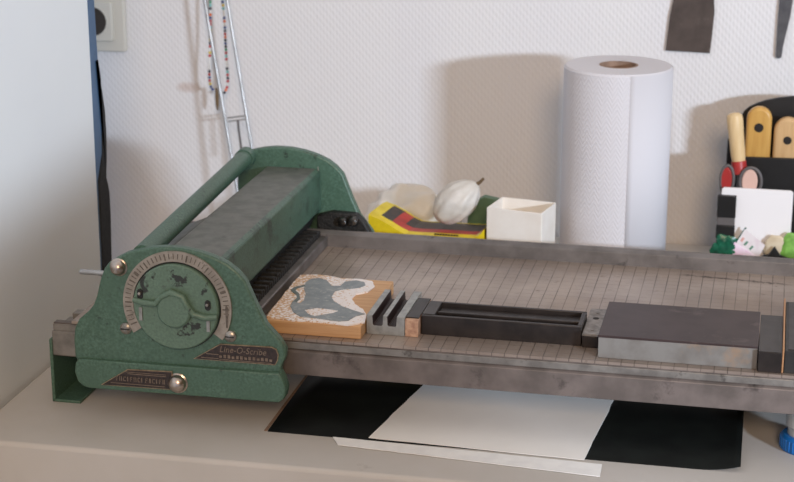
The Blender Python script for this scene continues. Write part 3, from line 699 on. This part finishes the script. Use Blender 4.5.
MB().prism(up([(-.0400, .0345), (-.0265, .0605), (-.0245, .0600), (-.0365, .0345)]), 2.0362, 2.0372).build('green_edge', 'green_foil', wr)
pw = MB().prism(up([(-.0440, .0310), (-.0375, .0425), (-.0120, .0265), (-.026, -.005)]), 2.0340, 2.0350).build('pink_wrapper', 'wrap_pink', loc=(-.03, 2.0345, .008), bevel=.0004)
tag(pw, 'pale pink wrapper lying before the printed white wrapper', 'wrapper')
bg = MB().ell((.013, 2.0400, .036+WZ), (.017, .0035, .016), 0, 4, crump(6, .15, 1.2))
tag(bg.build('beige_wrapper', 'beige', loc=(.013, 2.040, .02)), 'crumpled beige film between the white wrapper and lime wrapper', 'wrapper')
lm = MB().ell((.0305, 2.0385, .034+WZ), (.0165, .0042, .022), 0, 4, crump(9, .22, 1.4))
tag(lm.build('lime_wrapper', 'lime', loc=(.03, 2.0385, .01)), 'crumpled lime green wrapper in the tray at the right photo edge', 'wrapper')

# ------------------------------------------------------------------ tools hanging on the wall
pk = thing('putty_knife', 'broad dark putty knife blade hanging on the wall above the paper towel', 'putty knife', (-.111, 2.196, .25))
MB().prism([(-.1395, .2512), (-.0845, .2500), (-.0830, .2700), (-.0812, .3020), (-.0835, .325), (-.094, .352), (-.103, .362), (-.121, .362), (-.127, .345), (-.1315, .322), (-.1360, .296)], 2.1955, 2.1970).build('blade', 'blade', pk)
MB().prism(rrect(-.125, -.099, .360, .470, .010), 2.187, 2.199).build('handle', 'handle_wood', pk, bevel=.003)
MB().lathe((-.112, 2.186, .455), [(.004, 0), (.003, .003), (.0015, .003), (.0015, .0145)], 'y', 14).build('hook', 'screw', pk)
sp = thing('spatula', 'narrow grey metal spatula hanging on the wall above the caddy', 'spatula', (.004, 2.195, .25))
MB().prism(arc(.0000, .2505, .0036, 180, 360, 8)+[(.0045, .262), (.0110, .300), (.0140, .335), (.0100, .37), (.0020, .37), (-.0030, .335), (-.0036, .290)], 2.1945, 2.1970).build('blade', 'blade_grey', sp, bevel=.0005)
MB().prism(rrect(-.005, .0175, .366, .47, .008), 2.187, 2.199).build('handle', 'handle_wood', sp, bevel=.003)
MB().lathe((.006, 2.186, .455), [(.004, 0), (.003, .003), (.0015, .003), (.0015, .0145)], 'y', 14).build('hook', 'screw', sp)

# ------------------------------------------------------------------ leaning rod stand with bead string
rs = thing('rod_stand', 'leaning frame of two thin metal rods against the wall behind the carriage', 'rod frame', (-0.6644, 2.13, 0.0))
MB().tube([(-0.6798, 2.1302, 0.002), (-0.8003, 2.1941, 0.66)], .0021, 12).build('rod', 'zinc', rs)
MB().tube([(-0.6497, 2.1302, 0.002), (-0.7687, 2.1941, 0.66)], .0021, 12).build('rod', 'zinc', rs)
MB().tube([(-0.7022, 2.144, 0.1438), (-0.6761, 2.1444, 0.1483)], .0011, 10).tube([(-0.7029, 2.1444, 0.1484), (-0.6768, 2.1449, 0.1529)], .0011, 10).build('crossbar', 'zinc', rs)
MB().tube([(-0.793, 2.1902, 0.62), (-0.7615, 2.1902, 0.62)], .0018, 10).build('crossbar', 'zinc', rs)
MB().tube([(-0.6885, 2.1442, 0.1464), (-0.6877, 2.1432, 0.1359), (-0.6821, 2.1394, 0.0966)], .0016, 10).build('slider', 'grey_plastic', rs)
nk = thing('bead_string', 'string of small coloured beads with a metal clasp hanging on the rod frame', 'bead string', (-0.7268, 2.172, 0.1792))
LB = [(-0.7296, 2.172, 0.351), (-0.7297, 2.172, 0.3468), (-0.7298, 2.172, 0.3426), (-0.7299, 2.172, 0.3384), (-0.7299, 2.172, 0.3342), (-0.73, 2.172, 0.33), (-0.7301, 2.172, 0.3258), (-0.7302, 2.172, 0.3216), (-0.7303, 2.172, 0.3174), (-0.7304, 2.172, 0.3132), (-0.7306, 2.172, 0.309), (-0.7307, 2.172, 0.3048), (-0.7309, 2.172, 0.3006), (-0.731, 2.172, 0.2964), (-0.7311, 2.172, 0.2922), (-0.7313, 2.172, 0.288), (-0.7314, 2.172, 0.2838), (-0.7315, 2.172, 0.2796), (-0.7317, 2.172, 0.2754), (-0.7318, 2.172, 0.2713), (-0.7319, 2.172, 0.2671), (-0.7321, 2.172, 0.2629), (-0.7322, 2.172, 0.2587), (-0.7323, 2.172, 0.2545), (-0.7325, 2.172, 0.2503), (-0.7326, 2.172, 0.2461), (-0.7329, 2.172, 0.2419), (-0.7332, 2.172, 0.2377), (-0.7334, 2.172, 0.2335), (-0.7337, 2.172, 0.2293), (-0.734, 2.172, 0.2251), (-0.7343, 2.172, 0.2209), (-0.7346, 2.172, 0.2167), (-0.7348, 2.172, 0.2125), (-0.7351, 2.172, 0.2083), (-0.7353, 2.172, 0.2042), (-0.7354, 2.172, 0.2), (-0.7354, 2.172, 0.1958), (-0.7353, 2.172, 0.1916), (-0.7345, 2.172, 0.1874), (-0.7337, 2.172, 0.1833), (-0.7313, 2.172, 0.1799)]
RB = [(-0.714, 2.172, 0.3515), (-0.714, 2.172, 0.3473), (-0.714, 2.172, 0.3431), (-0.714, 2.172, 0.3389), (-0.7141, 2.172, 0.3347), (-0.7141, 2.172, 0.3305), (-0.7141, 2.172, 0.3263), (-0.7141, 2.172, 0.3221), (-0.7141, 2.172, 0.3179), (-0.7141, 2.172, 0.3137), (-0.7141, 2.172, 0.3095), (-0.7142, 2.172, 0.3053), (-0.7142, 2.172, 0.3011), (-0.714, 2.172, 0.2969), (-0.7136, 2.172, 0.2927), (-0.7133, 2.172, 0.2885), (-0.7129, 2.172, 0.2843), (-0.7126, 2.172, 0.2801), (-0.7125, 2.172, 0.2759), (-0.7123, 2.172, 0.2717), (-0.7122, 2.172, 0.2675), (-0.712, 2.172, 0.2633), (-0.7119, 2.172, 0.2591), (-0.7119, 2.172, 0.2549), (-0.7118, 2.172, 0.2507), (-0.7118, 2.172, 0.2465), (-0.7117, 2.172, 0.2423), (-0.7116, 2.172, 0.2381), (-0.7115, 2.172, 0.2339), (-0.7114, 2.172, 0.2297), (-0.7113, 2.172, 0.2255), (-0.7111, 2.172, 0.2213), (-0.7109, 2.172, 0.2172), (-0.7107, 2.172, 0.213), (-0.7104, 2.172, 0.2088), (-0.7102, 2.172, 0.2046), (-0.71, 2.172, 0.2004), (-0.7099, 2.172, 0.1962), (-0.71, 2.172, 0.192), (-0.7106, 2.172, 0.1879), (-0.7113, 2.172, 0.1837), (-0.7131, 2.172, 0.18), (-0.7153, 2.172, 0.1764)]
MB().tube([(-0.7219, 2.176, 0.3791)]+LB+[(-0.7241, 2.172, 0.1766)], .0004, 6).tube([(-0.7219, 2.176, 0.3791)]+RB+[(-0.7235, 2.172, 0.1753)], .0004, 6).build('thread', 'bead_white', nk)
proto = MB().lathe((0, 0, 0), [(.0009, -.0017), (.0017, -.0014), (.0020, 0), (.0017, .0014), (.0009, .0017)], 'z', 12)
bm_me = proto.build('bead', 'bead_red', nk, loc=(0, 0, 0))
cols = ['bead_red', 'bead_orange', 'bead_black', 'bead_green', 'bead_white', 'bead_red', 'bead_blue', 'bead_white', 'bead_orange', 'bead_black', 'bead_teal', 'bead_red', 'bead_yellow', 'bead_white']
mes = {}
base_me = bm_me.data
off = Vector(nk.location)
base_me.transform(Matrix.Translation(off))
for k, p in enumerate(LB+RB):
    cn = random.choice(cols)
    if cn not in mes:
        mes[cn] = base_me.copy(); mes[cn].materials.clear(); mes[cn].materials.append(M[cn])
    o = bm_me if k == 0 else bm_me.copy()
    o.data = mes[cn]; o.parent = nk; o.location = Vector(p)-off; o.scale = (1, 1, 1)
    if k: COL.objects.link(o)
MB().tube([(-0.726, 2.172, 0.1819), (-0.7256, 2.172, 0.1725), (-0.7256, 2.172, 0.1603), (-0.7254, 2.172, 0.1522)], [.0016, .0026, .0024, .0010], 12).build('clasp', 'twine', nk)


# ------------------------------------------------------------------ unseen chair, added to block the daylight and shade the cabinet panel
ch = thing('added_shade_chair', 'unseen dark high-backed chair added to shade the white cabinet panel', 'chair', (.63, .64, FLOOR))
CR = math.radians(96)
def chx(b, l0, l1, s0, s1, z0, z1):   # box in chair axes: l along the back, s away from the seat
    ca, sa = math.cos(CR), math.sin(CR); P = [(l0, s0), (l1, s0), (l1, s1), (l0, s1)]
    return b.prism([(.45+l*ca-q*sa, .650+l*sa+q*ca) for l, q in P], z0, z1, 'z')
chx(MB(), -.20, .20, -.02, .02, -.06, .450).build('backrest', 'black', ch, bevel=.012, seg=4)
chx(MB(), -.20, .19, -.44, .02, -.33, -.27).build('seat', 'black', ch, bevel=.015, seg=4)
for l in (-.18, .14):
    for q in (-.42, -.02): chx(MB(), l, l+.03, q, q+.03, FLOOR, -.33 if q < -.1 else -.05).build('leg', 'dark_steel', ch, bevel=.003)

# ------------------------------------------------------------------ camera
RC = ((.9764, .0618, -.2070), (.2161, -.2793, .9356), (0, -.9582, -.2861))
cam = bpy.data.cameras.new('camera'); co = bpy.data.objects.new('camera', cam); COL.objects.link(co)
m3 = Matrix(((RC[0][0], -RC[0][1], -RC[0][2]), (RC[1][0], -RC[1][1], -RC[1][2]), (RC[2][0], -RC[2][1], -RC[2][2])))
co.matrix_world = Matrix.Translation((0, 0, .65)) @ m3.to_4x4()
cam.sensor_width = 36; cam.lens = 36*1745/794; cam.clip_start = .05
cam.dof.use_dof = True; cam.dof.focus_distance = 1.66; cam.dof.aperture_fstop = 10
SC.camera = co

# ------------------------------------------------------------------ light
def area(name, pos, target, sx, sy, power, col):
    l = bpy.data.lights.new(name, 'AREA'); l.shape = 'RECTANGLE'; l.size = sx; l.size_y = sy; l.energy = power; l.color = col
    o = bpy.data.objects.new(name, l); COL.objects.link(o); o.location = pos
    o.rotation_euler = (Vector(target)-Vector(pos)).to_track_quat('-Z', 'Y').to_euler(); return o
area('window_daylight', (2.07, -.68, .82), (-.3, 2.0, .15), .34, .12, 93, (.74, .87, 1.03))
area('room_lamp', (.75, -2.57, 2.1), (-.2, 1.9, .1), 1.0, 1.0, 80, (1.0, .69, .42))
# the rest of the room: cool daylight from behind the camera, warm ceiling and right-hand side
w = bpy.data.worlds.new('room'); SC.world = w; w.use_nodes = True
wt = w.node_tree; bgn = wt.nodes['Background']
tcw = wt.nodes.new('ShaderNodeTexCoord'); dot = wt.nodes.new('ShaderNodeVectorMath'); dot.operation = 'DOT_PRODUCT'
wt.links.new(tcw.outputs['Generated'], dot.inputs[0]); dot.inputs[1].default_value = (1.0, .6, .1)
mr = wt.nodes.new('ShaderNodeMapRange'); wt.links.new(dot.outputs['Value'], mr.inputs[0]); mr.inputs[1].default_value = -.5; mr.inputs[2].default_value = .3
mx = wt.nodes.new('ShaderNodeMix'); mx.data_type = 'RGBA'; wt.links.new(mr.outputs[0], mx.inputs[0])
mx.inputs[6].default_value = (.44, .485, .60, 1); mx.inputs[7].default_value = (.10, .062, .025, 1)
sz = wt.nodes.new('ShaderNodeSeparateXYZ'); wt.links.new(tcw.outputs['Generated'], sz.inputs[0])
mz_ = wt.nodes.new('ShaderNodeMapRange'); wt.links.new(sz.outputs[2], mz_.inputs[0]); mz_.inputs[1].default_value = .35; mz_.inputs[2].default_value = .85
mc = wt.nodes.new('ShaderNodeMix'); mc.data_type = 'RGBA'; wt.links.new(mz_.outputs[0], mc.inputs[0]); wt.links.new(mx.outputs[2], mc.inputs[6]); mc.inputs[7].default_value = (.62, .57, .53, 1)
wt.links.new(mc.outputs[2], bgn.inputs[0]); bgn.inputs[1].default_value = 1.0
vs = SC.view_settings
SC.display_settings.display_device = 'sRGB'
vs.view_transform = 'Standard'; vs.look = 'None'; vs.gamma = 1; vs.use_curve_mapping = False; vs.exposure = 0
